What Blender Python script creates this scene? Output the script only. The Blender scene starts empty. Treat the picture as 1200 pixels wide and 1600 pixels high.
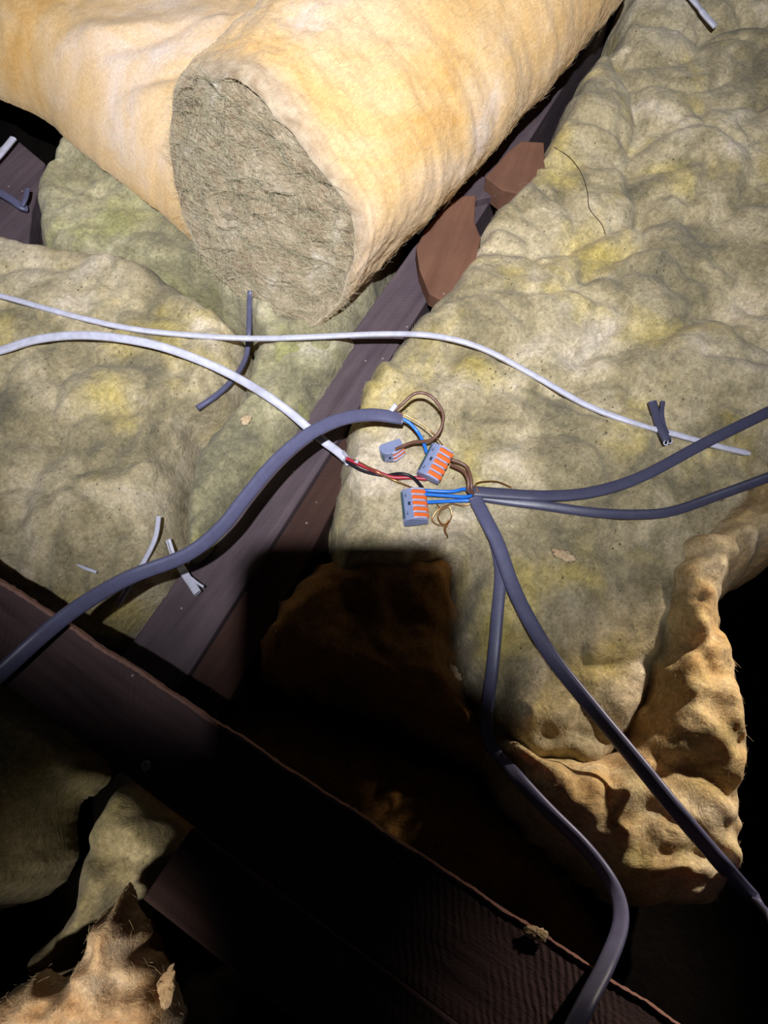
import bpy, math, random
import numpy as np
from mathutils import Vector, Matrix
from mathutils.bvhtree import BVHTree

random.seed(7)
rng = np.random.default_rng(7)
sc = bpy.context.scene
R = math.radians

# ------------------------------------------------------------------ camera
TILT = R(22.0)
CAM = Vector((0, 0, 0.60))
FPX = 26.0 / 36.0 * 1600
cd = bpy.data.cameras.new('camera'); cam = bpy.data.objects.new('camera', cd)
sc.collection.objects.link(cam)
cd.lens = 26; cd.sensor_width = 36; cd.sensor_fit = 'AUTO'; cd.clip_start = 0.01
cam.location = CAM; cam.rotation_euler = (TILT, 0, 0)
sc.camera = cam
# ------------------------------------------------------------------ world, exposure
w = bpy.data.worlds.new('attic_dark'); sc.world = w; w.use_nodes = True
w.node_tree.nodes['Background'].inputs[0].default_value = (0.55, 0.6, 0.75, 1)
w.node_tree.nodes['Background'].inputs[1].default_value = 0.009
sc.view_settings.view_transform = 'Standard'; sc.view_settings.look = 'None'
sc.view_settings.gamma = 1; sc.view_settings.exposure = 0.0
sc.view_settings.use_curve_mapping = False
# ------------------------------------------------------------------ lights
def spot(name, loc, target, energy, size, blend, radius, col):
    l = bpy.data.lights.new(name, 'SPOT'); o = bpy.data.objects.new(name, l)
    sc.collection.objects.link(o); o.location = loc
    l.energy = energy; l.spot_size = R(size); l.spot_blend = blend
    l.shadow_soft_size = radius; l.color = col
    o.rotation_euler = (Vector(target) - Vector(loc)).to_track_quat('-Z', 'Y').to_euler()
    return o
# the head torch of the person taking the picture, above and behind the lens
spot('head_torch', (-0.018, -0.12, 1.05), (-0.03, 0.70, 0), 90, 60, 0.95, 0.007, (0.93, 0.95, 1.0))
# added unseen warm fill from the right for the torn batt and cable end
spot('warm_fill', (0.60, 0.50, 0.36), (0.250, 0.015, 0.04), 27.0, 29, 0.8, 0.015, (1.0, 0.86, 0.72))
spot('small_warm_fill', (-0.24, -0.34, 0.84), (-0.195, -0.098, 0.07), 26.0, 15, 0.9, 0.02, (1.0, 0.86, 0.70))  # added unseen fill that brightens the bottom-left tuft

# ------------------------------------------------------------------ measuring
def P(px, py, z):
    xn = (px - 600) / FPX; yn = -(py - 800) / FPX
    d = Vector((xn, math.sin(TILT) + yn * math.cos(TILT), -math.cos(TILT) + yn * math.sin(TILT)))
    return CAM + d * ((z - CAM.z) / d.z)
def raydir(px, py):
    xn = (px - 600) / FPX; yn = -(py - 800) / FPX
    return Vector((xn, math.sin(TILT) + yn * math.cos(TILT), -math.cos(TILT) + yn * math.sin(TILT))).normalized()

# ------------------------------------------------------------------ numpy noise
_perm = rng.permutation(1024)
def _h(i, j, s):
    return _perm[(_perm[(i + s * 37) & 1023] + j) & 1023]
def pn(x, y, s=0):
    xi = np.floor(x).astype(int); yi = np.floor(y).astype(int)
    xf = x - xi; yf = y - yi
    u = xf**3 * (xf * (xf * 6 - 15) + 10); v = yf**3 * (yf * (yf * 6 - 15) + 10)
    def g(a, b):
        t = _h(xi + a, yi + b, s) * (2 * math.pi / 1024)
        return np.cos(t) * (xf - a) + np.sin(t) * (yf - b)
    return 1.5 * ((g(0, 0) * (1 - u) + g(1, 0) * u) * (1 - v) + (g(0, 1) * (1 - u) + g(1, 1) * u) * v)
def fbm(x, y, s=0, o=4):
    r = 0; a = 1.0
    for k in range(o):
        r = r + a * pn(x * 2**k, y * 2**k, s + k * 3); a *= 0.5
    return r
def ridge(x, y, s=0, o=3):
    r = 0; a = 1.0
    for k in range(o):
        r = r + a * (1 - 2.2 * np.abs(pn(x * 2**k, y * 2**k, s + k * 5))); a *= 0.5
    return r / 1.75
def voro(x, y, s=0):
    xi = np.floor(x).astype(int); yi = np.floor(y).astype(int)
    f1 = np.full(x.shape, 9.0); f2 = f1.copy()
    for a in (-1, 0, 1):
        for b in (-1, 0, 1):
            h1 = _h(xi + a, yi + b, s) / 1024.0; h2 = _h(xi + a, yi + b, s + 11) / 1024.0
            d = np.hypot(xi + a + h1 - x, yi + b + h2 - y)
            f2 = np.minimum(f2, np.maximum(f1, d)); f1 = np.minimum(f1, d)
    return f1, f2
def seg_dist(X, Y, pts, closed=False):
    d = np.full(X.shape, 9.0); n = len(pts)
    for i in range(n if closed else n - 1):
        ax, ay = pts[i]; bx, by = pts[(i + 1) % n]
        vx, vy = bx - ax, by - ay; L = vx * vx + vy * vy + 1e-12
        t = np.clip(((X - ax) * vx + (Y - ay) * vy) / L, 0, 1)
        d = np.minimum(d, np.hypot(X - ax - t * vx, Y - ay - t * vy))
    return d
def inside(X, Y, pts):
    r = np.zeros(X.shape, bool); n = len(pts)
    for i in range(n):
        ax, ay = pts[i]; bx, by = pts[(i + 1) % n]
        if ay == by: continue
        c = ((ay > Y) != (by > Y)) & (X < (bx - ax) * (Y - ay) / (by - ay) + ax)
        r ^= c
    return r
def catmull(pts, n, closed=False):
    pts = [np.array(p, float) for p in pts]; m = len(pts); out = []
    rngs = range(m) if closed else range(m - 1)
    for i in rngs:
        g = (lambda k: pts[k % m]) if closed else (lambda k: pts[min(max(k, 0), m - 1)])
        a, b, c, d = g(i - 1), g(i), g(i + 1), g(i + 2)
        for k in range(n):
            t = k / n
            out.append(0.5 * (2 * b + (c - a) * t + (2 * a - 5 * b + 4 * c - d) * t * t + (3 * b - a - 3 * c + d) * t**3))
    if not closed: out.append(pts[-1])
    return out

# ------------------------------------------------------------------ materials
def srgb(r, g, b):
    f = lambda c: (c / 255 / 12.92) if c / 255 <= 0.04045 else ((c / 255 + 0.055) / 1.055) ** 2.4
    return (f(r), f(g), f(b), 1)
class NT:
    def __init__(s, name):
        s.m = bpy.data.materials.new(name); s.m.use_nodes = True
        s.t = s.m.node_tree; s.b = s.t.nodes['Principled BSDF']; s.o = s.t.nodes['Material Output']
        s.tc = s.t.nodes.new('ShaderNodeTexCoord').outputs['Object']
    def n(s, typ, **kw):
        x = s.t.nodes.new(typ)
        for k, v in kw.items(): setattr(x, k, v)
        return x
    def link(s, a, b): s.t.links.new(a, b)
    def noise(s, scale, detail=4, rough=0.55, dist=0.0, vec=None):
        x = s.n('ShaderNodeTexNoise'); x.inputs['Scale'].default_value = scale
        x.inputs['Detail'].default_value = detail; x.inputs['Roughness'].default_value = rough
        x.inputs['Distortion'].default_value = dist
        s.link(vec or s.tc, x.inputs['Vector']); return x.outputs['Fac']
    def mapr(s, v, a, b, c=0.0, d=1.0):
        x = s.n('ShaderNodeMapRange'); x.inputs[1].default_value = a; x.inputs[2].default_value = b
        x.inputs[3].default_value = c; x.inputs[4].default_value = d
        s.link(v, x.inputs[0]); return x.outputs[0]
    def math(s, op, a, b):
        x = s.n('ShaderNodeMath', operation=op)
        for i, v in enumerate((a, b)):
            if isinstance(v, (int, float)): x.inputs[i].default_value = v
            else: s.link(v, x.inputs[i])
        return x.outputs[0]
    def ramp(s, v, stops):
        x = s.n('ShaderNodeValToRGB'); e = x.color_ramp.elements
        while len(e) < len(stops): e.new(0.5)
        for i, (p, c) in enumerate(stops): e[i].position = p; e[i].color = c
        s.link(v, x.inputs[0]); return x.outputs[0]
    def mix(s, f, a, b, mode='MIX'):
        x = s.n('ShaderNodeMix', data_type='RGBA', blend_type=mode)
        if isinstance(f, (int, float)): x.inputs[0].default_value = f
        else: s.link(f, x.inputs[0])
        for i, v in ((6, a), (7, b)):
            if isinstance(v, tuple): x.inputs[i].default_value = v
            else: s.link(v, x.inputs[i])
        return x.outputs[2]
    def bump(s, v, strength, dist, prev=None):
        x = s.n('ShaderNodeBump'); x.inputs['Strength'].default_value = strength
        x.inputs['Distance'].default_value = dist; s.link(v, x.inputs['Height'])
        if prev: s.link(prev, x.inputs['Normal'])
        return x.outputs[0]
    def stretch(s, sx, sy, sz, rz=0):
        r0 = s.n('ShaderNodeMapping'); r0.inputs['Rotation'].default_value = (0, 0, rz); s.link(s.tc, r0.inputs[0])
        x = s.n('ShaderNodeMapping'); x.inputs['Scale'].default_value = (sx, sy, sz)
        s.link(r0.outputs[0], x.inputs[0]); return x.outputs[0]
    def done(s, col, rough=0.9, normal=None, spec=0.3, sheen=0):
        if isinstance(col, tuple): s.b.inputs['Base Color'].default_value = col
        else: s.link(col, s.b.inputs['Base Color'])
        s.b.inputs['Roughness'].default_value = rough
        s.b.inputs['Specular IOR Level'].default_value = spec
        if sheen:
            s.b.inputs['Sheen Weight'].default_value = sheen
            s.b.inputs['Sheen Roughness'].default_value = 0.6
        if normal: s.link(normal, s.b.inputs['Normal'])
        return s.m

def wool(name, cols, patch=9.0, specks=0.6, bump=1.0, sss=0.0, radius=(0.02, 0.009, 0.003), yellow=None, fib=0.3, frz=0.7):
    k = NT(name)
    base = k.ramp(k.noise(patch, 5, 0.6, 0.6), [(0.30, cols[0]), (0.45, cols[1]), (0.57, cols[2]), (0.72, cols[3])])
    if yellow:
        ym = k.mapr(k.noise(patch * 1.3, 3, 0.5, 0.3, k.stretch(1, 1, 1, 1.3)), 0.52, 0.70, 0, 0.5)
        base = k.mix(ym, base, yellow)
        base = k.mix(1.0, base, k.ramp(k.noise(30, 5, 0.65, 1.5), [(0.3, (0.66, 0.67, 0.66, 1)), (0.55, (1.0, 1.0, 1.0, 1)), (0.75, (1.12, 1.1, 1.08, 1))]), 'MULTIPLY')
    soft = name == 'fresh_orange_wool'
    fine = k.noise(260, 5, 0.7, 0.5)
    base = k.mix(1.0, base, k.ramp(fine, [(0.3, (0.88, 0.86, 0.84, 1) if soft else (0.60, 0.59, 0.57, 1)), (0.7, (1.08, 1.08, 1.08, 1) if soft else (1.18, 1.18, 1.18, 1))]), 'MULTIPLY')
    fb = k.noise(900, 2, 0.6, 2.0, k.stretch(1, 0.10, 1, frz))
    base = k.mix(fib, base, k.ramp(fb, [(0.4, (0.6, 0.6, 0.6, 1)), (0.62, (1.35, 1.35, 1.3, 1))]), 'MULTIPLY')
    if specks:
        v = k.n('ShaderNodeTexVoronoi'); v.inputs['Scale'].default_value = 210
        k.link(k.stretch(1, 0.6, 1, 0.5), v.inputs['Vector'])
        sep = k.n('ShaderNodeSeparateColor'); k.link(v.outputs['Color'], sep.inputs[0])
        near = k.mapr(v.outputs['Distance'], 0.10, 0.22, 1, 0)
        sel = k.math('GREATER_THAN', sep.outputs[0], 0.62)
        zone = k.mapr(k.noise(22, 3), 0.40, 0.62, 0, 1)
        base = k.mix(k.math('MULTIPLY', k.math('MULTIPLY', k.math('MULTIPLY', near, sel), zone), specks), base, srgb(58, 52, 38))
        # hair-thin dark fibres
        f2 = k.noise(55, 1, 0.5, 1.5, k.stretch(1, 1, 1, 2.1))
        ln = k.mapr(k.math('ABSOLUTE', k.math('SUBTRACT', f2, 0.5), 0), 0.0, 0.004, 1, 0)
        zn = k.math('GREATER_THAN', k.noise(40, 2), 0.62)
        base = k.mix(k.math('MULTIPLY', k.math('MULTIPLY', ln, zn), specks * 0.8), base, srgb(70, 62, 44))
    nb = k.bump(k.noise(60, 4, 0.6, 1.2), 0.42 * bump, 0.005)
    nb = k.bump(k.noise(420, 4, 0.7, 1.0), 0.60 * bump, 0.0012, nb)
    nb = k.bump(fb, 0.30 * bump, 0.0008, nb)
    m = k.done(base, 0.95, nb, 0.08, 0.12)
    if sss:
        k.b.inputs['Subsurface Weight'].default_value = sss
        k.b.inputs['Subsurface Radius'].default_value = radius
        k.b.inputs['Subsurface Scale'].default_value = 1.0
    return m

M = {}
M['yellow'] = wool('old_yellow_wool', [srgb(124, 117, 96), srgb(172, 158, 124), srgb(208, 192, 158), srgb(236, 220, 198)], 11, 0.85, 1.0, 0.12, yellow=srgb(228, 202, 92))
M['greygreen'] = wool('grey_green_wool', [srgb(128, 124, 102), srgb(166, 158, 124), srgb(194, 185, 150), srgb(218, 208, 184)], 12, 0.6, 1.0, 0.12, yellow=srgb(196, 194, 112))
M['roll'] = None
M['orange'] = wool('fresh_orange_wool', [srgb(226, 176, 104), srgb(238, 198, 140), srgb(242, 208, 166), srgb(244, 222, 206)], 8, 0.0, 0.45, 0.15, (0.02, 0.011, 0.005), fib=0.35)
M['cut'] = wool('cut_wool', [srgb(120, 100, 82), srgb(156, 136, 112), srgb(180, 162, 140), srgb(214, 204, 192)], 30, 0.0, 0.9, 0.1, fib=0.65, frz=R(128))
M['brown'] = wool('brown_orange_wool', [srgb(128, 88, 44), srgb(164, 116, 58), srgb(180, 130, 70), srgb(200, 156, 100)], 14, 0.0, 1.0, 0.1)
M['golden'] = wool('golden_wool', [srgb(196, 156, 104), srgb(218, 184, 130), srgb(228, 204, 160), srgb(240, 222, 192)], 12, 0.3, 1.2, 0.15, yellow=srgb(206, 196, 126))
M['pale'] = wool('pale_wool', [srgb(196, 156, 112), srgb(224, 190, 150), srgb(234, 208, 174), srgb(240, 224, 204)], 30, 0.0, 1.2, 0.15)
def aged_edge(src, name, col):
    m = src.copy(); m.name = name; t = m.node_tree; b = t.nodes['Principled BSDF']
    at = t.nodes.new('ShaderNodeAttribute'); at.attribute_name = 'aged'
    mx = t.nodes.new('ShaderNodeMix'); mx.data_type = 'RGBA'; old = b.inputs['Base Color'].links[0].from_socket
    ns = t.nodes.new('ShaderNodeTexNoise'); ns.inputs['Scale'].default_value = 90; ns.inputs['Detail'].default_value = 5
    tc = t.nodes.new('ShaderNodeTexCoord'); t.links.new(tc.outputs['Object'], ns.inputs['Vector'])
    rp = t.nodes.new('ShaderNodeValToRGB'); rp.color_ramp.elements[0].position = 0.3; rp.color_ramp.elements[1].position = 0.7
    rp.color_ramp.elements[0].color = col[0]; rp.color_ramp.elements[1].color = col[1]
    t.links.new(ns.outputs['Fac'], rp.inputs[0]); t.links.new(at.outputs['Fac'], mx.inputs[0])
    t.links.new(old, mx.inputs[6]); t.links.new(rp.outputs[0], mx.inputs[7]); t.links.new(mx.outputs[2], b.inputs['Base Color'])
    return m
M['roll'] = aged_edge(M['orange'], 'orange_wool_with_grey_edge', (srgb(150, 128, 104), srgb(206, 188, 164)))
k = NT('wool_fibre'); M['fibre'] = k.done(srgb(250, 226, 186), 0.6, None, 0.4)
k = NT('grey_fibre'); M['gfibre'] = k.done(srgb(214, 204, 172), 0.6, None, 0.4)
k = NT('dark_crack_tone'); M['crack_dark'] = k.done(srgb(60, 46, 34), 0.8)

def wood(name, c0, c1, rz, saw=0.6, scale=1.0):
    k = NT(name)
    g = k.noise(60 * scale, 5, 0.65, 0.4, k.stretch(1, 0.07, 1, rz))
    base = k.ramp(g, [(0.3, c0), (0.7, c1)])
    base = k.mix(0.5, base, k.ramp(k.noise(18, 4), [(0.35, (0.65, 0.65, 0.68, 1)), (0.7, (1.25, 1.2, 1.15, 1))]), 'MULTIPLY')
    v = k.n('ShaderNodeTexVoronoi'); v.inputs['Scale'].default_value = 120; k.link(k.tc, v.inputs['Vector'])
    sp = k.n('ShaderNodeSeparateColor'); k.link(v.outputs['Color'], sp.inputs[0])
    dot = k.math('MULTIPLY', k.mapr(v.outputs['Distance'], 0.08, 0.14, 1, 0), k.math('GREATER_THAN', sp.outputs[0], 0.93))
    base = k.mix(k.math('MULTIPLY', dot, 0.6), base, srgb(190, 178, 165))
    wv = k.n('ShaderNodeTexWave', wave_type='BANDS', bands_direction='X'); wv.inputs['Scale'].default_value = 75
    wv.inputs['Distortion'].default_value = 5; wv.inputs['Detail'].default_value = 3; wv.inputs['Detail Scale'].default_value = 0.9
    k.link(k.stretch(1, 1, 1, rz + 0.95), wv.inputs['Vector'])
    nb = k.bump(g, 0.6, 0.002)
    nb = k.bump(k.noise(600, 4, 0.7), 0.5, 0.0008, nb)
    if saw: nb = k.bump(k.math('MULTIPLY', wv.outputs['Fac'], k.mapr(k.noise(16, 2), 0.42, 0.6, 0, 1)), saw, 0.0014, nb)
    return k.done(base, 0.85, nb, 0.2)
M['joist'] = wood('dusty_joist_wood', srgb(78, 66, 72), srgb(106, 92, 98), R(32), 0.1)
M['joist_side'] = wood('brown_joist_wood', srgb(60, 42, 38), srgb(82, 58, 50), R(32), 0.1)
M['rough'] = wood('rough_sawn_dark_wood', srgb(56, 43, 44), srgb(106, 84, 84), R(124), 0.35)
M['lit_edge_chip'] = wood('pale_lit_edge_and_chip_wood', srgb(132, 96, 86), srgb(168, 128, 114), R(124), 0.0)  # pale tone includes light caught on the beam's arris; chips share it
M['block'] = wood('red_brown_wood', srgb(112, 78, 62), srgb(130, 94, 76), R(20), 0.0)

def plastic(name, c, rough=0.35, spec=0.5, dirt=0.35):
    k = NT(name)
    base = k.mix(dirt, c, k.ramp(k.noise(120, 5, 0.7), [(0.3, (0.6, 0.58, 0.52, 1)), (0.65, (1.1, 1.1, 1.1, 1))]), 'MULTIPLY')
    return k.done(base, rough, k.bump(k.noise(300, 3), 0.15, 0.0005), spec)
M['grey_pvc'] = plastic('grey_sheath', srgb(94, 94, 124), 0.4, 0.5)
M['darkgrey_pvc'] = plastic('dark_grey_sheath', srgb(74, 74, 98), 0.4, 0.5)
M['white_pvc'] = plastic('white_sheath', srgb(206, 206, 226), 0.4, 0.5, 0.55)
M['blue'] = plastic('blue_insulation', srgb(38, 122, 226), 0.3)
M['brownw'] = plastic('brown_insulation', srgb(112, 76, 62), 0.35)
M['red'] = plastic('red_insulation', srgb(172, 44, 62), 0.4)
M['black'] = plastic('black_insulation', srgb(28, 26, 36), 0.35)
M['con_grey'] = plastic('connector_grey', srgb(138, 148, 184), 0.35, 0.5, 0.2)
M['con_lav'] = plastic('connector_ridge', srgb(178, 178, 208), 0.35, 0.5, 0.15)
M['con_or'] = plastic('connector_orange', srgb(240, 112, 48), 0.35, 0.5, 0.15)
M['con_green'] = plastic('connector_window', srgb(62, 96, 110), 0.3)
M['con_dark'] = plastic('connector_slot', srgb(42, 50, 74), 0.4)
M['phone'] = plastic('phone_black', srgb(24, 24, 26), 0.3, 0.5, 0.0)
M['skin'] = plastic('skin', srgb(190, 140, 115), 0.6, 0.3, 0.1)
M['sleeve'] = plastic('sleeve_cloth', srgb(40, 42, 52), 0.95, 0.1, 0.3)
k = NT('bare_copper'); k.b.inputs['Metallic'].default_value = 0.85
M['copper'] = k.done(srgb(214, 160, 104), 0.28, None, 0.5)
k = NT('galvanised_metal'); k.b.inputs['Metallic'].default_value = 0.8
M['metal'] = k.done(srgb(170, 165, 165), 0.4, None, 0.5)
k = NT('shade_dark_floor')
M['floor'] = k.done(k.ramp(k.noise(20, 5), [(0.3, srgb(9, 7, 6)), (0.7, srgb(20, 16, 13))]), 0.95, k.bump(k.noise(90, 5), 0.6, 0.004), 0.1)  # near-black colour stands in for shade in the deep gaps

# ------------------------------------------------------------------ building
def link_mesh(name, V, F, m, parent=None, base=None, smooth=True):
    me = bpy.data.meshes.new(name)
    V = np.asarray(V, float)
    if base is not None: V = V - np.array(base)
    me.from_pydata(V.tolist(), [], [tuple(int(i) for i in f) for f in F])
    me.materials.append(m)
    if smooth: me.polygons.foreach_set('use_smooth', [True] * len(me.polygons))
    me.update()
    o = bpy.data.objects.new(name, me); sc.collection.objects.link(o)
    if parent is not None: o.parent = parent
    elif base is not None: o.location = base
    return o
def tag(o, label=None, cat=None, group=None, kind=None):
    if label: o['label'] = label
    if cat: o['category'] = cat
    if group: o['group'] = group
    if kind: o['kind'] = kind
    return o
def empty(name, loc, label, cat, group=None):
    o = bpy.data.objects.new(name, None); sc.collection.objects.link(o); o.location = loc
    o.empty_display_size = 0.02
    return tag(o, label, cat, group)

GV, GF = [], []          # everything a cable can lie on
def add_ground(V, F):
    off = len(GV); GV.extend([Vector(v) for v in V]); GF.extend([tuple(int(i) + off for i in f) for f in F])

def fuzz_mesh(V, F, n, length, lift=0.5, rad=0.00013, pick=None, seed=1, along=None):
    """thin curved strands rooted on a surface"""
    r = np.random.default_rng(seed)
    V = np.asarray(V); F = [f for f in F if len(f) >= 3]
    Fa = np.array([f[:3] for f in F])
    a, b, c = V[Fa[:, 0]], V[Fa[:, 1]], V[Fa[:, 2]]
    nn = np.cross(b - a, c - a); ar = np.linalg.norm(nn, axis=1); nn /= ar[:, None] + 1e-12
    cen = (a + b + c) / 3
    wt = ar if pick is None else ar * pick(cen, nn)
    wt = wt / wt.sum()
    idx = r.choice(len(Fa), n, p=wt)
    out_v, out_f = [], []
    for i in idx:
        nrm = nn[i]; t = r.normal(size=3)
        if along is not None: t = t * 0.35 + np.array(along) * (1 if r.random() < 0.5 else -1)
        t = t +0.0; t -= nrm * t.dot(nrm); t /= np.linalg.norm(t) + 1e-9
        s = np.cross(nrm, t); L = length * r.uniform(0.4, 1.3); li = lift * r.uniform(0, 1); cu = r.normal() * 0.6
        p0 = cen[i] - nrm * 0.0004; k0 = len(out_v)
        for k in range(5):
            q = k / 4; rr = rad * (1 - 0.6 * q)
            p = p0 + L * (t * q + s * cu * q * q + nrm * li * (q - 0.5 * q * q))
            for m_ in range(3):
                an = m_ * 2.0944
                out_v.append(p + rr * (math.cos(an) * s + math.sin(an) * nrm))
        for k in range(4):
            for m_ in range(3):
                x = k0 + k * 3 + m_; y = k0 + k * 3 + (m_ + 1) % 3
                out_f.append((x, y, y + 3, x + 3))
    return out_v, out_f

def batt(name, px, zref, ztop, zbot, label, mat, edge=0.03, creases=(), lump=0.008, lscale=14, fb=0.004, fscale=60,
         rag=0.0, ragx=None, torn=0.004, seed=0, res=0.0026, tilt=None, fuzz=0, fmat='gfibre', mounds=(), group=None, cat='insulation', prof=0.5, smooth_n=6):
    raw = [P(x, y, zref) for x, y in px]
    pts = [(p[0], p[1]) for p in catmull([(v.x, v.y) for v in raw], smooth_n, True)]
    xs = [p[0] for p in pts]; ys = [p[1] for p in pts]
    gx = np.arange(min(xs) - 3 * res, max(xs) + 3 * res, res); gy = np.arange(min(ys) - 3 * res, max(ys) + 3 * res, res)
    X, Y = np.meshgrid(gx, gy, indexing='ij')
    wx = X + torn * fbm(X * 45, Y * 45, seed + 60, 4); wy = Y + torn * fbm(X * 45, Y * 45, seed + 80, 4)
    d = seg_dist(wx, wy, pts, True) * np.where(inside(wx, wy, pts), 1, -1)
    e = np.clip(d / edge, 0, 1)
    pr = (1 - (1 - e) ** 2) ** prof
    ww = 0.75 * fbm(X * lscale * 0.7, Y * lscale * 0.7, seed + 5, 2); wv = 0.75 * fbm(X * lscale * 0.7, Y * lscale * 0.7, seed + 9, 2)
    f1, f2 = voro(X * lscale + ww, Y * lscale + wv, seed + 2)
    g1, g2 = voro(X * lscale * 2.1 + ww * 2, Y * lscale * 2.1 + wv * 2, seed + 31)
    und = lump * (0.9 * (0.55 - f1) - 0.75 * np.exp(-(f2 - f1) / 0.08) + 0.35 * (0.5 - g1) - 0.09 * np.exp(-(g2 - g1) / 0.1))
    und += lump * 0.8 * fbm(X * lscale * 0.35, Y * lscale * 0.35, seed + 3, 2)
    und += fb * fbm(X * fscale, Y * fscale, seed + 17, 4)
    if rag: und += (1.0 if ragx is None else np.clip((X - ragx[0]) / (ragx[1] - ragx[0]), 0, 1)) * rag * (ridge(X * 34 + 2 * ww, Y * 60 + 2 * wv, seed + 23, 4) - 0.4)
    h = ztop if tilt is None else ztop + tilt[0] * (X - raw[0].x) + tilt[1] * (Y - raw[0].y)
    Z = zbot + (h - zbot) * pr + und * np.clip(e * 1.6, 0, 1)
    for line, dep, wid in creases:
        cp = [P(x, y, ztop) for x, y in line]
        cl = [(p[0], p[1]) for p in catmull([(v.x, v.y) for v in cp], 6)]
        wob = 0.003 * fbm(X * 50, Y * 50, seed + 41, 2)
        dd = seg_dist(X + wob, Y + wob, cl)
        Z -= dep * np.exp(-(dd / wid) ** 1.3) * e
    for mx, my, rad, hh in mounds:
        c = P(mx, my, ztop); Z += hh * np.exp(-((X - c.x) ** 2 + (Y - c.y) ** 2) / rad ** 2) * e
    for _ in range(2):
        Z[1:-1] = (Z[:-2] + 2 * Z[1:-1] + Z[2:]) / 4
        Z[:, 1:-1] = (Z[:, :-2] + 2 * Z[:, 1:-1] + Z[:, 2:]) / 4
    Z = np.maximum(Z, zbot)
    # snap the rim onto the outline
    GX, GY = np.gradient(d, res); gl = np.hypot(GX, GY) + 1e-6
    mv = (d < 0) & (d > -1.5 * res)
    st = np.clip(d / gl, -1.4 * res, 0)
    X = np.where(mv, X - st * GX / gl, X); Y = np.where(mv, Y - st * GY / gl, Y)
    keep = d > -1.5 * res
    idx = -np.ones(X.shape, int); idx[keep] = np.arange(keep.sum())
    V = np.stack([X[keep], Y[keep], Z[keep]], 1)
    q = keep[:-1, :-1] & keep[1:, :-1] & keep[1:, 1:] & keep[:-1, 1:]
    ii, jj = np.nonzero(q)
    F = np.stack([idx[ii, jj], idx[ii + 1, jj], idx[ii + 1, jj + 1], idx[ii, jj + 1]], 1)
    # rim down a little and underside, so that the batt is closed
    ed = {}
    for f in F:
        for k in range(4):
            a, b = int(f[k]), int(f[(k + 1) % 4])
            if (b, a) in ed: del ed[(b, a)]
            else: ed[(a, b)] = 1
    VL = V.tolist(); FL = F.tolist(); low = {}
    for a, b in ed:
        for v in (a, b):
            if v not in low:
                low[v] = len(VL); VL.append([V[v][0], V[v][1], zbot - 0.004])
        FL.append([b, a, low[a], low[b]])
    cx, cy = V[:, 0].mean(), V[:, 1].mean()
    base = (float(cx), float(cy), zbot - 0.004)
    o = link_mesh(name, VL, FL, M[mat], base=base)
    tag(o, label, cat, group)
    add_ground(V, F)
    if fuzz:
        fv, ff = fuzz_mesh(V, F.tolist(), fuzz, 0.006, 0.35, rad=0.00010, seed=seed + 1)
        tag(link_mesh('loose_fibres', fv, ff, M[fmat], parent=o, base=base), kind='stuff')
    return o

def plank(name, px, ztop, thick, mat, label, cat='timber', bev=0.002, parent=None, base=None, ground=True, ztops=None, rough=0.0):
    zs = ztops or [ztop] * len(px)
    top = [P(x, y, z) for (x, y), z in zip(px, zs)]
    ar = sum(top[i].x * top[(i + 1) % len(top)].y - top[(i + 1) % len(top)].x * top[i].y for i in range(len(top)))
    if ar < 0: top.reverse()
    n = len(top); V = [tuple(p) for p in top] + [(p.x, p.y, p.z - thick) for p in top]
    F = [tuple(range(n)), tuple(reversed(range(n, 2 * n)))] + [(i, i + n, (i + 1) % n + n, (i + 1) % n) for i in range(n)]
    if base is None:
        c = sum(top, Vector()) / n; base = (c.x, c.y, c.z - thick)
    o = link_mesh(name, V, F, M[mat], parent=parent, base=base, smooth=False)
    b = o.modifiers.new('bevel', 'BEVEL'); b.width = bev; b.segments = 2
    if label: tag(o, label, cat)
    if ground: add_ground(V, [F[0]] + F[2:])
    return o

# ================================================================== the setting
fv = [(-1.6, -1.4, -0.16), (1.6, -1.4, -0.16), (1.6, 2.0, -0.16), (-1.6, 2.0, -0.16)]
o = link_mesh('floor', fv, [(0, 1, 2, 3)], M['floor'], smooth=False); tag(o, kind='structure')
add_ground(fv, [(0, 1, 2, 3)])

# joist running up the middle
plank('ceiling_joist', [(130, 1109), (215, 990), (600, 450), (900, 29), (980, -20), (686, 440), (290, 1060), (230, 1154)], -0.028, 0.11, 'joist',
      'dusty grey-brown joist running diagonally under the two white cables', 'joist')
plank('sister_joist', [(290, 1062), (525, 695), (600, 575), (640, 600), (560, 720), (440, 950), (350, 1110), (300, 1190), (230, 1160)], -0.040, 0.10, 'joist_side',
      'reddish-brown lower timber fixed along the right side of the dusty joist', 'joist')
plank('cross_joist', [(-160, 330), (22, 214), (70, 254), (50, 330), (40, 420), (-150, 460)], -0.03, 0.10, 'joist',
      'short grey timber end at the left edge beside the black gap', 'timber')
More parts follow.
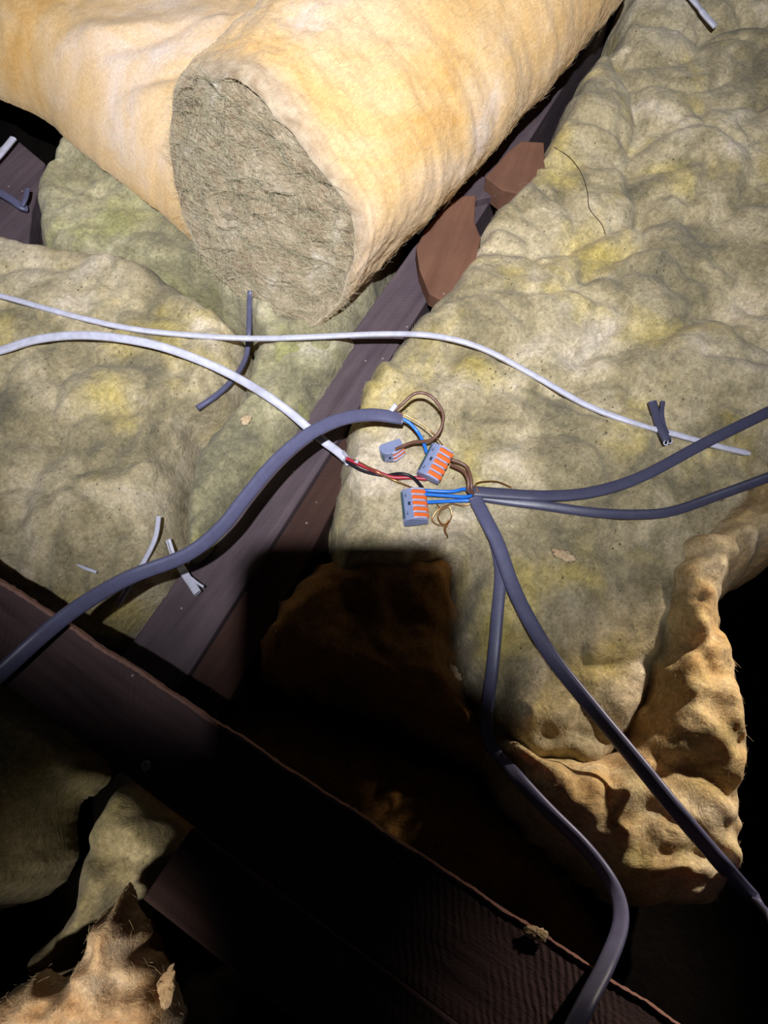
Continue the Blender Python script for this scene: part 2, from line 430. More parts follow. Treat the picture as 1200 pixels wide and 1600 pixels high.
# blocks on top of the joist by the roll
def block(px, z, th, label, n=10):
    top = [P(x, y, z) for x, y in catmull(px, n, True)]
    ar = sum(top[i].x * top[(i + 1) % len(top)].y - top[(i + 1) % len(top)].x * top[i].y for i in range(len(top)))
    if ar < 0: top.reverse()
    c = sum(top, Vector()) / len(top); V = []; m = len(top)
    for zz, s in ((0, 0.90), (-0.002, 0.965), (-0.006, 1.0), (-th, 1.0)):
        for p in top: V.append((c.x + (p.x - c.x) * s, c.y + (p.y - c.y) * s, p.z + zz))
    F = [tuple(range(m)), tuple(reversed(range(3 * m, 4 * m)))]
    for k in range(3):
        for i in range(m): F.append((k * m + i, (k + 1) * m + i, (k + 1) * m + (i + 1) % m, k * m + (i + 1) % m))
    o = link_mesh('wooden_block', V, F, M['block'], base=(c.x, c.y, z - th)); tag(o, label, 'wood block', 'red-brown blocks on the joist')
    o.data.polygons[0].use_smooth = False
    return o
plank('wooden_block', [(650, 386), (664, 358), (700, 316), (722, 306), (744, 304), (741, 345), (752, 372), (740, 420), (700, 475), (670, 458), (655, 420)], -0.008, 0.02, 'block',
      'larger red-brown wooden block lying on the joist close under the roll', 'wood block', bev=0.0015)['group'] = 'red-brown blocks on the joist'
plank('wooden_block', [(758, 276), (792, 238), (814, 220), (850, 222), (852, 262), (820, 304), (784, 296)], 0.0, 0.03, 'block',
      'smaller red-brown wooden block further up the joist, nearer the top', 'wood block', bev=0.0015)['group'] = 'red-brown blocks on the joist'
plank('timber_offcut', [(700, 330), (724, 300), (752, 274), (782, 292), (800, 300), (745, 312), (738, 330)], -0.018, 0.01, 'joist', 'thin grey-brown timber offcut between the two red-brown blocks', 'wood offcut', bev=0.001)

# ================================================================== insulation
A = batt('insulation_batt', [(560, 600), (610, 540), (645, 492), (690, 452), (735, 372), (765, 325), (830, 255), (868, 180), (905, 112), (960, 55),
          (975, -20), (1100, -90), (1400, -100), (1450, 300), (1400, 700), (1230, 760), (1160, 830), (1080, 960), (1020, 1120), (960, 1210), (860, 1215), (778, 1170),
          (748, 1100), (722, 1040), (712, 960), (706, 870), (620, 900), (520, 905), (508, 800), (528, 700)],
     -0.01, 0.012, -0.10, 'large old yellow insulation batt filling the right side under the connectors', 'yellow', edge=0.026,
     creases=[([(960, 60), (1000, 170), (990, 260), (1010, 330)], 0.016, 0.012), ([(900, 250), (950, 320), (990, 420)], 0.004, 0.003),
              ([(740, 375), (820, 388), (900, 372), (990, 340), (1080, 330)], 0.013, 0.009), ([(900, 560), (935, 500), (920, 430), (1000, 380)], 0.010, 0.008),
              ([(900, 565), (1000, 535), (1100, 490), (1200, 470)], 0.013, 0.011), ([(1010, 210), (1080, 180), (1200, 160)], 0.010, 0.010),
              ([(1060, 440), (1130, 330), (1200, 280)], 0.010, 0.010), ([(1090, 420), (1130, 470), (1200, 520)], 0.008, 0.008),
              ([(1000, 90), (1080, 75), (1120, 30), (1200, 20)], 0.018, 0.014), ([(680, 560), (740, 540), (800, 560), (860, 600)], 0.008, 0.010),
              ([(560, 690), (620, 730), (600, 800)], 0.006, 0.008), ([(860, 620), (960, 600), (1020, 640)], 0.006, 0.006),
              ([(1010, 820), (960, 870), (990, 940)], 0.010, 0.014), ([(740, 1130), (800, 1060), (820, 980)], 0.006, 0.01),
              ([(770, 1128), (866, 1150), (960, 1150)], 0.012, 0.010)],
     mounds=[(900, 470, 0.05, 0.010), (1100, 230, 0.07, 0.012), (1060, 580, 0.05, 0.010), (900, 190, 0.05, 0.014), (760, 470, 0.04, 0.008)],
     lump=0.011, lscale=11, fb=0.0022, fscale=50, seed=3, torn=0.006, fuzz=14000)
tag(A, group=None)

batt('insulation_batt', [(95, 205), (130, 150), (300, 120), (620, 200), (600, 420), (560, 500), (520, 575), (470, 660), (420, 610), (380, 500), (300, 440), (180, 430), (70, 400), (48, 330), (62, 262)],
     -0.01, 0.006, -0.09, 'grey-green insulation batt between the black gap and the roll', 'greygreen', edge=0.022,
     creases=[([(250, 320), (320, 390), (360, 440)], 0.005, 0.008), ([(100, 230), (150, 290), (240, 350)], 0.004, 0.01)], lump=0.006, lscale=14, fb=0.003, seed=12, fuzz=1800)
batt('insulation_batt', [(-150, 330), (0, 352), (70, 370), (150, 380), (230, 400), (300, 440), (370, 492), (384, 520), (372, 580), (340, 640), (290, 660), (276, 740), (272, 850), (262, 900), (210, 960), (150, 990),
                         (60, 960), (-60, 900), (-220, 860), (-260, 500)],
     0.0, 0.016, -0.09, 'old yellow insulation batt at the left under the two white cables', 'yellow', edge=0.03,
     creases=[([(-40, 650), (60, 690), (130, 650), (200, 640)], 0.008, 0.010), ([(0, 600), (80, 590), (170, 560), (260, 570), (330, 560)], 0.006, 0.010),
              ([(30, 850), (40, 760), (100, 700), (190, 690)], 0.010, 0.012), ([(0, 860), (60, 880), (120, 930)], 0.010, 0.012), ([(120, 720), (180, 800), (160, 900)], 0.006, 0.012)],
     mounds=[(170, 760, 0.045, 0.010), (120, 460, 0.05, 0.008), (200, 610, 0.05, 0.008), (70, 800, 0.03, 0.006)], lump=0.010, lscale=11, fb=0.0022, seed=21, fuzz=6000, torn=0.005)
batt('insulation_batt', [(388, 520), (440, 515), (520, 500), (560, 505), (545, 545), (500, 606), (440, 700), (380, 780), (330, 850), (290, 872), (272, 850), (276, 760), (300, 680), (360, 610)],
     0.0, 0.006, -0.09, 'narrow olive insulation strip beside the dusty joist, crossed by the white cables', 'greygreen', edge=0.022,
     creases=[([(400, 560), (450, 600), (440, 660)], 0.006, 0.008), ([(330, 700), (360, 760), (330, 830)], 0.004, 0.008)], lump=0.007, lscale=15, fb=0.003, seed=33, fuzz=900)
# the wool in the shade of the phone
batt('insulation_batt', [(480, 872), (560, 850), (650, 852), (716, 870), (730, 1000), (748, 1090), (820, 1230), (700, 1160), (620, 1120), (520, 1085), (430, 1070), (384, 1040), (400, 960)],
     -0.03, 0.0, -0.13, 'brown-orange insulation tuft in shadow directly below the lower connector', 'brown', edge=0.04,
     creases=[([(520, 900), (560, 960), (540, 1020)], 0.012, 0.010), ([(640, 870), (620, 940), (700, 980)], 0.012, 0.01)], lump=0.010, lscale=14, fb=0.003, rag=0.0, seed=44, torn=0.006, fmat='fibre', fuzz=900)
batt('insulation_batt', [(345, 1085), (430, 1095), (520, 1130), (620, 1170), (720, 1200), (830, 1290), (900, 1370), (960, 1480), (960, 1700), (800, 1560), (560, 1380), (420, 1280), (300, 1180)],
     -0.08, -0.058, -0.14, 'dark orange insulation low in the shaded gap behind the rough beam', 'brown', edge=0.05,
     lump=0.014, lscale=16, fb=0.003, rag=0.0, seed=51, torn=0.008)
batt('insulation_batt', [(1032, 850), (1070, 812), (1120, 790), (1160, 752), (1190, 700), (1260, 690), (1300, 780), (1240, 860), (1170, 905), (1150, 950), (1155, 1000), (1182, 1050), (1188, 1150), (1186, 1280),
          (1176, 1370), (1150, 1430), (1060, 1440), (985, 1420), (920, 1370), (850, 1300), (800, 1235), (768, 1150), (800, 1135), (870, 1160), (950, 1165), (985, 1115), (1012, 1020), (1018, 920)],
     0.012, 0.036, -0.10, 'torn golden insulation batt with an orange edge beside the black gap at right', 'golden', edge=0.034,
     creases=[([(1060, 960), (1110, 1040), (1160, 1060)], 0.010, 0.008), ([(1040, 1210), (1100, 1210), (1160, 1260)], 0.016, 0.007), ([(1110, 880), (1090, 940), (1130, 990)], 0.010, 0.006),
              ([(1060, 850), (1050, 900), (1070, 950)], 0.006, 0.005), ([(1100, 1330), (1140, 1350)], 0.008, 0.006)],
     mounds=[(1090, 930, 0.03, 0.012), (1140, 1130, 0.03, 0.012), (860, 1210, 0.04, 0.006)], lump=0.010, lscale=16, fb=0.004, rag=0.007, ragx=(0.17, 0.25), seed=63, torn=0.007, fuzz=4500, fmat='fibre')
# left bottom
batt('insulation_batt', [(-120, 1060), (20, 1085), (90, 1130), (110, 1200), (60, 1260), (20, 1400), (-150, 1420)], -0.03, -0.01, -0.12,
     'dim green insulation at the left edge below the rough beam', 'greygreen', edge=0.03, seed=71, lump=0.009)
batt('insulation_batt', [(185, 1200), (270, 1270), (290, 1330), (240, 1400), (190, 1440), (120, 1500), (40, 1560), (20, 1500), (90, 1420), (110, 1300), (150, 1240)], -0.02, 0.0, -0.12,
     'dim green insulation lump in the corner left of the shorter board end', 'greygreen', edge=0.03, seed=77, lump=0.012,
     creases=[([(110, 1330), (180, 1340), (240, 1350)], 0.016, 0.008)])
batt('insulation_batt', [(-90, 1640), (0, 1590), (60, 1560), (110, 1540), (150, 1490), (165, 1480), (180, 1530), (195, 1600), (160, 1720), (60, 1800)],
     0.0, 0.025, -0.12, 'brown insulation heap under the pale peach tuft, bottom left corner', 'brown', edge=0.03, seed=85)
batt('insulation_tuft', [(-90, 1640), (-20, 1580), (10, 1558), (50, 1532), (80, 1545), (112, 1510), (140, 1445), (165, 1410), (180, 1380), (196, 1408), (208, 1450), (206, 1490), (232, 1500), (248, 1540), (268, 1590), (262, 1650), (240, 1720), (60, 1800)],
     0.075, 0.08, 0.045, 'pale peach insulation tuft with a pointed tip, bottom left corner', 'pale', edge=0.014, lump=0.012, lscale=30, fb=0.0045, fscale=100, rag=0.008, seed=81, torn=0.004, mounds=[(150, 1490, 0.02, 0.016), (90, 1590, 0.03, 0.012)],
     fuzz=1500, fmat='fibre', cat='insulation', res=0.0018)

# flat orange batt behind the roll
batt('insulation_batt', [(-250, 60), (-60, 110), (0, 140), (60, 168), (110, 212), (175, 262), (240, 312), (285, 350), (322, 385), (350, 370), (400, 250), (520, 60), (640, -330), (0, -330), (-300, -150)],
     0.02, 0.085, 0.008, 'fresh orange insulation batt lying flat in the top left corner behind the roll', 'orange', edge=0.075, lump=0.006, lscale=5, fb=0.002, fscale=30, seed=90, torn=0.001,
     creases=[([(-20, 60), (120, 70), (250, 60), (380, 40)], -0.014, 0.03), ([(60, 190), (160, 230), (260, 300)], 0.012, 0.012)], fuzz=6000, fmat='fibre', prof=0.65)

# ---------------------------------------------------------------- the roll
def make_roll():
    zc = 0.088
    C0 = P(398, 322, 0.084)                      # centre of the cut end
    C1 = P(845, -135, 0.100)
    ax = (C1 - C0); ax.z = 0; L = ax.length; ax.normalize()
    side = ax.cross(Vector((0, 0, 1))).normalized()      # to the lower right of the picture
    up = Vector((0, 0, 1))
    a0, b0 = 0.116, 0.090; LEAN = 0.036
    base = Vector((C0.x, C0.y, 0.0))
    root = empty('insulation_roll', base, 'thick fresh orange insulation roll with a grey-brown cut end facing us', 'insulation roll')
    nu, nv = 190, 300
    u = np.linspace(0, 1, nu) ** 1.5; v = np.linspace(0, 2 * math.pi, nv, endpoint=False)
    U, Vv = np.meshgrid(u, v, indexing='ij')
    S = U * L
    grow = 1 + 0.05 * np.sin(U * 3)
    # a rounded lip where the side turns into the cut end
    lip = np.clip(S / 0.018, 0, 1); lip2 = np.clip(S / 0.22, 0, 1); lipf = 0.95 + 0.05 * np.sqrt(1 - (1 - lip) ** 2)
    rr = grow * lipf
    cc = np.cos(Vv); ss = np.sin(Vv)
    sq = (np.abs(cc) ** 2.3 + np.abs(ss) ** 2.3) ** (-1 / 2.3)
    n1 = 0.007 * fbm(S * 8, cc * 1.2 + ss * 0.9 + 5, 7, 2) + 0.0022 * fbm(S * 30, cc * 3 + ss * 2 + 3, 9, 3) + 0.0008 * fbm(S * 80 + 7, ss * 9 + cc * 7, 13, 3)
    Xl = a0 * sq * cc * rr + n1 * cc; Zl = b0 * sq * ss * rr + n1 * ss
    th = R(-18)
    Xr = Xl * math.cos(th) - Zl * math.sin(th); Zr = Xl * math.sin(th) + Zl * math.cos(th)
    # bottom rests on the floor of wool
    lean = LEAN * Zr / b0 + 0.010 * np.sin(Vv * 2 + 1)
    So = S + (1 - lip2) * (lean + 0.004 * fbm(cc * 2 + 3, ss * 2, 15, 3))
    pos = (np.array(C0)[None, None] + So[..., None] * np.array(ax) + Xr[..., None] * np.array(side) + Zr[..., None] * np.array(up))
    V = pos.reshape(-1, 3); F = []
    for i in range(nu - 1):
        for j in range(nv):
            F.append((i * nv + j, i * nv + (j + 1) % nv, (i + 1) * nv + (j + 1) % nv, (i + 1) * nv + j))
    # far end cap
    V = np.vstack([V, pos[-1].mean(0)[None]]); c = len(V) - 1
    for j in range(nv): F.append(((nu - 1) * nv + j, (nu - 1) * nv + (j + 1) % nv, c))
    rb = link_mesh('roll_body', V, F, M['roll'], parent=root, base=base)
    # the outer skin is aged grey along the cut, most on the upper left
    wdt = 0.010 + 0.030 * np.clip(np.cos(Vv - R(125)), 0, 1) ** 2 + 0.010 * fbm(S * 20, Vv * 2, 51, 3)
    ag = np.clip(1 - (S / np.maximum(wdt, 0.002)), 0, 1) ** 0.7
    at = rb.data.attributes.new('aged', 'FLOAT', 'POINT'); at.data.foreach_set('value', np.append(ag.reshape(-1), 0).astype(np.float32))
    add_ground(V, F)
    fvv, fff = fuzz_mesh(V, F[:-nv], 20000, 0.012, 0.3, rad=0.0001, seed=5)
    tag(link_mesh('loose_fibres', fvv, fff, M['fibre'], parent=root, base=base), kind='stuff')
    # cut end with folded layers
    nr = 130
    t = np.linspace(1, 0, nr); T, W = np.meshgrid(t, v, indexing='ij')
    rim = pos[0]; cen = rim.mean(0)
    cx = np.cos(W) * T; cy = np.sin(W) * T * 0.72
    rot = R(-18)
    px = cx * math.cos(rot) - cy * math.sin(rot); py = cx * math.sin(rot) + cy * math.cos(rot)
    wob = 0.25 * fbm(px * 2.2, py * 2.2, 19, 3)
    rad = np.hypot(px, py * 1.3)
    layer = ridge(px * 1.2 + wob * 1.5, py * 6.0 + 0.8 * px + wob * 4, 27, 2)         # layers lying along the long way
    ring = np.sin(rad * 26 + wob * 16)
    blend = np.clip((T - 0.55) / 0.35, 0, 1)
    dz = 0.0062 * layer * (1 - 0.6 * blend) + 0.0028 * ring * blend + 0.004 * fbm(px * 3, py * 6, 29, 3) + 0.0016 * fbm(px * 8, py * 40, 35, 3)
    bulge = 0.010 * (1 - T ** 4) - 0.006
    mask = np.clip((1 - T) / 0.05, 0, 1)
    out = -(dz + bulge) * mask
    Pf = rim[None] * T[..., None] + cen * (1 - T[..., None]) + out[..., None] * np.array(ax)
    V2 = Pf.reshape(-1, 3); F2 = []
    for i in range(nr - 1):
        for j in range(nv):
            F2.append((i * nv + (j + 1) % nv, i * nv + j, (i + 1) * nv + j, (i + 1) * nv + (j + 1) % nv))
    ce = link_mesh('cut_end', V2, F2, M['cut'], parent=root, base=base); tag(ce, 'grey-brown layered cut end')
    fvv, fff = fuzz_mesh(V2, F2, 9000, 0.017, 0.22, rad=0.00016, seed=8, along=tuple(side + Vector((0, 0, -0.25))))
    tag(link_mesh('end_fibres', fvv, fff, M['gfibre'], parent=root, base=base), kind='stuff')
make_roll()

# ================================================================== foreground timbers
o = plank('rough_beam', [(-150, 807), (1300, 1758), (1000, 1815), (300, 1290), (-150, 950)], 0.105, 0.05, 'rough',
      'dark rough-sawn beam crossing the lower left corner, with its lit, splintered edge painted pale', 'beam', bev=0.0015)
kb = o.location.copy()
# worn, splintered arris; its lit line is painted in as pale wood
def lit_worn_arris():
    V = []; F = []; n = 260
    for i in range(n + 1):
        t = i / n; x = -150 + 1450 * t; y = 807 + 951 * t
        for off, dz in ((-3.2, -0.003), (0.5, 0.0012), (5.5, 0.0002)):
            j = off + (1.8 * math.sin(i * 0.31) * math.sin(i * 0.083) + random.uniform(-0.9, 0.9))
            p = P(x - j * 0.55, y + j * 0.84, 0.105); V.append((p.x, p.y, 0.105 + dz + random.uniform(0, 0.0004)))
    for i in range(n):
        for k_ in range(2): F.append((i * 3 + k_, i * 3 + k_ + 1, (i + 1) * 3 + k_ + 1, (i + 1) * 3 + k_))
    link_mesh('lit_worn_edge', V, F, M['lit_edge_chip'], parent=o, base=kb, smooth=False)['label'] = 'pale pinkish worn edge with the lit arris line painted in'
lit_worn_arris()
nl = P(228, 1197, 0.105)
def disc(name, c, r, h, m, parent, base, n=20, hole=0.35):
    V = []; F = []
    for rr, zz in ((r, 0), (r, h), (r * 0.8, h * 1.5), (r * hole, h * 1.5), (r * hole * 0.9, h * 0.6)):
        for i in range(n): V.append((c.x + rr * math.cos(i * 2 * math.pi / n), c.y + rr * math.sin(i * 2 * math.pi / n), c.z + zz))
    for k_ in range(4):
        for i in range(n): F.append((k_ * n + i, k_ * n + (i + 1) % n, (k_ + 1) * n + (i + 1) % n, (k_ + 1) * n + i))
    F.append(tuple(4 * n + i for i in range(n)))
    return link_mesh(name, V, F, m, parent=parent, base=base)
disc('nail_head', nl, 0.0035, 0.0009, M['metal'], o, kb)
plank('short_board', [(300, 1292), (222, 1405), (720, 1795), (1000, 1815)], 0.112, 0.04, 'rough',
      'shorter dark board with a square end lying against the rough beam, bottom centre', 'board', bev=0.0015)

GT = BVHTree.FromPolygons(GV, GF)

# ================================================================== cables
def hitz(px, py, default=0.0):
    h = GT.ray_cast(CAM, raydir(px, py))
    return h[0].z if h[0] is not None else default
def path(spec, sub=10, win=9, follow=True):
    """spec: (px, py, lift[, abs_z]) -> list of points lying on what is below, or raised above it"""
    full = [(s[0], s[1], s[2], (s[3] if len(s) > 3 else -9)) for s in spec]
    pp = catmull([f[:3] for f in full], sub)
    absf = []
    for i in range(len(full) - 1):
        for k_ in range(sub):
            t = k_ / sub; a, b = full[i][3], full[i + 1][3]
            absf.append((a, b, t))
    absf.append((full[-1][3], full[-1][3], 0))
    gz = []
    for p, (a, b, t) in zip(pp, absf):
        if a > -8 and b > -8: gz.append(a * (1 - t) + b * t)
        else: gz.append(None)
    base = [hitz(p[0], p[1]) for p in pp]
    n = len(pp); sm = []
    for i in range(n):
        lo, hi = max(0, i - win), min(n, i + win + 1)
        sm.append(max(base[lo:hi]) * 0.5 + sum(base[lo:hi]) / (hi - lo) * 0.5)
    sm2 = []
    for i in range(n):
        lo, hi = max(0, i - win), min(n, i + win + 1); sm2.append(sum(sm[lo:hi]) / (hi - lo))
    out = []
    for i in range(n):
        z = gz[i] if gz[i] is not None else max(sm2[i], base[i] - 0.001 if follow else -9)
        out.append(P(pp[i][0], pp[i][1], z + pp[i][2]))
    # smooth
    for _ in range(3):
        out = [out[0]] + [(out[i - 1] + out[i] * 2 + out[i + 1]) / 4 for i in range(1, n - 1)] + [out[-1]]
    return out
def sweep(pts, wd, th, roll=0.0, n=16, power=3.4, rolls=None, taper=None):
    V = []; F = []; m = len(pts)
    for i, p in enumerate(pts):
        T = (pts[min(i + 1, m - 1)] - pts[max(i - 1, 0)]).normalized()
        S = T.cross(Vector((0, 0, 1)))
        if S.length < 1e-4: S = Vector((1, 0, 0))
        S.normalize(); N = S.cross(T).normalized()
        ro = roll if rolls is None else np.interp(i / (m - 1), [r[0] for r in rolls], [r[1] for r in rolls])
        q = Matrix.Rotation(ro, 3, T); S = q @ S; N = q @ N
        tp = 1 if taper is None else np.interp(i / (m - 1), [r[0] for r in taper], [r[1] for r in taper])
        for k_ in range(n):
            a = 2 * math.pi * k_ / n; c, s = math.cos(a), math.sin(a)
            f = (abs(c) ** power + abs(s) ** power) ** (-1 / power)
            V.append(tuple(p + S * (c * f * wd / 2 * tp) + N * (s * f * th / 2 * tp)))
    for i in range(m - 1):
        for k_ in range(n):
            F.append((i * n + k_, i * n + (k_ + 1) % n, (i + 1) * n + (k_ + 1) % n, (i + 1) * n + k_))
    F.append(tuple(range(n))); F.append(tuple(reversed(range((m - 1) * n, m * n))))
    return V, F
def cable_part(name, spec, wd, th, mat, parent=None, base=None, label=None, **kw):
    pk = {k_: kw.pop(k_) for k_ in ('sub', 'win', 'follow') if k_ in kw}
    pts = path(spec, **pk) if not isinstance(spec[0], Vector) else spec
    V, F = sweep(pts, wd, th, **kw)
    if base is None: base = tuple(pts[len(pts) // 2])
    o = link_mesh(name, V, F, M[mat], parent=parent, base=base)
    if label: o['label'] = label
    return o, pts

# grey arching cable from the bottom left, with its cores
base = P(625, 652, 0.03)
c1 = empty('grey_cable', base, 'grey flat cable arching from the lower left corner up to the connectors', 'cable')
cable_part('sheath', [(-60, 1100, 0.006, 0.125), (0, 1052, 0.006, 0.125), (60, 998, 0.006, 0.122), (120, 950, 0.004, 0.116), (200, 903, 0, 0.10), (290, 868, 0, 0.088), (345, 825, 0, 0.082), (385, 775, 0, 0.080), (430, 722, 0, 0.078),
                      (480, 680, 0, 0.074), (530, 656, 0, 0.066), (580, 648, 0, 0.056), (628, 654, 0, 0.048)], 0.0108, 0.0048, 'grey_pvc', c1, base, rolls=[(0, 0.75), (0.4, 0.8), (0.75, 0.6), (1, 0.1)])
cable_part('brown_core', [(608, 648, 0.001, 0.048), (628, 632, 0, 0.055), (648, 615, 0, 0.060), (672, 618, 0, 0.060), (692, 645, 0, 0.055), (688, 672, 0, 0.050), (672, 688, 0, 0.045), (645, 691, 0, 0.040), (618, 702, 0, 0.034)], 0.0028, 0.0028, 'brownw', c1, base, power=2, n=10)
cable_part('blue_core', [(618, 652, 0, 0.048), (636, 658, 0, 0.047), (652, 674, 0, 0.044), (662, 692, 0, 0.038), (666, 706, 0, 0.032)], 0.003, 0.003, 'blue', c1, base, power=2, n=10)
cable_part('bare_earth_wire', [(612, 647, 0, 0.050), (630, 647, 0, 0.052), (655, 660, 0, 0.050), (675, 676, 0, 0.046), (692, 696, 0, 0.036)], 0.0013, 0.0013, 'copper', c1, base, power=2, n=8)
cable_part('sheath_flap', [(607, 646, 0, 0.052), (613, 639, 0, 0.054), (619, 632, 0, 0.056)], 0.004, 0.0012, 'white_pvc', c1, base)

# white flat cable with red and black cores
base = P(545, 720, 0.02)
c2 = empty('white_cable', base, 'wider white flat cable, lower of the two at left, ending in red and black cores', 'cable', None)
cable_part('sheath', [(-60, 560, 0.004), (0, 548, 0.004), (60, 530, 0.006), (140, 524, 0.012), (230, 536, 0.014), (300, 558, 0.014), (370, 590, 0.014), (440, 634, 0.018), (500, 685, 0.024), (528, 706, 0.020), (545, 722, 0.010)], 0.0078, 0.0046, 'white_pvc', c2, base, rolls=[(0, 0.1), (0.5, 0.5), (1, 0.3)])
cable_part('red_core', [(541, 716, 0.010), (575, 731, 0.009), (610, 745, 0.007), (640, 746, 0.006), (668, 748, 0.006), (684, 741, 0.006)], 0.0034, 0.0034, 'red', c2, base, power=2, n=10)
cable_part('black_core', [(541, 719, 0.007), (565, 735, 0.005), (600, 743, 0.004), (625, 740, 0.009), (645, 746, 0.008), (660, 762, 0.010)], 0.003, 0.003, 'black', c2, base, power=2, n=10)
cable_part('bare_earth_wire', [(541, 716, 0.012), (562, 722, 0.012), (590, 738, 0.012), (620, 752, 0.006), (652, 765, 0.010)], 0.0014, 0.0014, 'copper', c2, base, power=2, n=8)
cable_part('sheath_flap', [(536, 705, 0.014), (545, 716, 0.014), (560, 722, 0.012)], 0.003, 0.0012, 'white_pvc', c2, base)

o, _ = cable_part('white_cable', [(-60, 450, 0.003), (0, 462, 0.003), (100, 490, 0.003), (200, 513, 0.003), (300, 524, 0.004), (400, 529, 0.008), (500, 526, 0.010), (600, 522, 0.012), (680, 525, 0.010), (755, 545, 0.006), (840, 590, 0.004),
                          (920, 635, 0.003), (1000, 664, 0.003), (1060, 680, 0.003), (1120, 697, 0.003), (1172, 709, 0.003)], 0.0052, 0.0042, 'white_pvc',
                  taper=[(0, 1.0), (0.78, 1.0), (0.815, 0.75), (0.83, 1.0), (0.985, 1.0), (1, 0.6)])
tag(o, 'long thin white cable, upper of the two at left, running across to the right', 'cable')

o, _ = cable_part('grey_cable', [(391, 455, 0.004), (390, 480, 0.003), (389, 520, -0.001), (384, 560, -0.001), (365, 592, 0.002), (338, 618, 0.003), (308, 638, 0.003)], 0.0052, 0.005, 'grey_pvc')
tag(o, 'short curved dark grey cable end crossing beneath both white cables near the roll', 'cable')

# cables meeting at the junction
base = P(745, 772, 0.02)
c5 = empty('grey_cable', base, 'grey flat cable leaving the junction and rising to the right edge, upper one', 'cable')
cable_part('sheath', [(738, 768, 0.010), (790, 772, 0.008), (850, 775, 0.006), (920, 770, 0.005), (1000, 746, 0.006), (1100, 693, 0.009), (1200, 644, 0.012), (1270, 610, 0.012)], 0.0098, 0.0046, 'darkgrey_pvc', c5, base, rolls=[(0, 0.1), (0.5, 0.1), (1, 0.5)])
cable_part('blue_core', [(752, 768, 0.010), (730, 776, 0.011), (705, 775, 0.011), (662, 772, 0.012)], 0.003, 0.003, 'blue', c5, base, power=2, n=10)
cable_part('brown_core', [(748, 770, 0.012), (732, 768, 0.018), (732, 752, 0.020), (724, 736, 0.020), (704, 726, 0.018)], 0.003, 0.003, 'brownw', c5, base, power=2, n=10)
cable_part('bare_earth_wire', [(748, 769, 0.014), (744, 755, 0.014), (775, 752, 0.008), (800, 762, 0.003)], 0.0012, 0.0012, 'copper', c5, base, power=2, n=8)
base = P(770, 778, 0.02)
c6 = empty('grey_cable', base, 'grey flat cable leaving the junction to the right edge, lower one, sagging', 'cable')
cable_part('sheath', [(745, 775, 0.004), (795, 783, 0.004), (850, 790, 0.005), (920, 800, 0.006), (990, 804, 0.007), (1050, 799, 0.009), (1120, 775, 0.010), (1200, 746, 0.010), (1270, 720, 0.010)], 0.0084, 0.0048, 'darkgrey_pvc', c6, base, rolls=[(0, 0.2), (0.6, 0.6), (1, 0.6)])
cable_part('blue_core', [(750, 775, 0.006), (728, 764, 0.010), (705, 768, 0.010), (662, 766, 0.009)], 0.003, 0.003, 'blue', c6, base, power=2, n=10)
cable_part('brown_core', [(752, 772, 0.008), (738, 766, 0.012), (736, 748, 0.013), (728, 728, 0.014), (705, 718, 0.016)], 0.003, 0.003, 'brownw', c6, base, power=2, n=10)
base = P(748, 785, 0.02)
c7 = empty('grey_cable', base, 'broad grey flat cable running from the junction down to the lower right corner', 'cable')
cable_part('sheath', [(742, 778, 0.008), (757, 808, 0.010), (778, 850, 0.011), (797, 905, 0.012), (822, 960, 0.016), (866, 1032, 0.022), (930, 1112, 0.022), (1000, 1196, 0.020), (1060, 1270, 0.020), (1130, 1352, 0.022), (1200, 1428, 0.03, 0.07), (1290, 1520, 0.03, 0.09)], 0.0116, 0.0048, 'grey_pvc', c7, base,
           rolls=[(0, 0.0), (0.3, 0.15), (0.5, 0.6), (1, 0.7)])
cable_part('blue_core', [(746, 782, 0.010), (728, 782, 0.008), (700, 783, 0.007), (662, 785, 0.009)], 0.003, 0.003, 'blue', c7, base, power=2, n=10)
cable_part('bare_earth_wire', [(744, 784, 0.008), (722, 790, 0.006), (705, 787, 0.008), (684, 797, 0.008), (675, 812, 0.006), (684, 820, 0.004), (700, 822, 0.004)], 0.0012, 0.0012, 'copper', c7, base, power=2, n=8)
cable_part('bare_earth_wire', [(683, 788, 0.008), (688, 798, 0.004), (684, 808, 0.010), (692, 820, 0.012), (702, 812, 0.014), (694, 826, 0.008), (700, 838, 0.004)], 0.0012, 0.0012, 'copper', c7, base, power=2, n=8)
cable_part('bare_earth_wire', [(690, 796, 0.010), (702, 792, 0.010), (706, 806, 0.008), (700, 818, 0.006), (696, 828, 0.004), (700, 840, 0.001)], 0.0011, 0.0011, 'copper', c7, base, power=2, n=8)
base = P(778, 900, 0.02)
o, _ = cable_part('grey_cable', [(772, 840, 0.003), (782, 890, 0.003), (778, 950, 0.003), (770, 1040, 0.003), (762, 1110, 0.003), (766, 1160, 0.004), (800, 1205, 0.004, 0.03), (855, 1265, 0.006, 0.035), (915, 1325, 0.006, 0.04),
                                 (958, 1385, 0, 0.06), (970, 1440, 0, 0.09), (948, 1505, 0, 0.12), (915, 1570, 0, 0.14), (870, 1660, 0, 0.15)], 0.0100, 0.0048, 'grey_pvc', rolls=[(0, 0.2), (0.5, 0.4), (0.75, 0.9), (1, 0.5)])
tag(o, 'grey flat cable dipping under the broad one and curling up over the beam at bottom', 'cable')

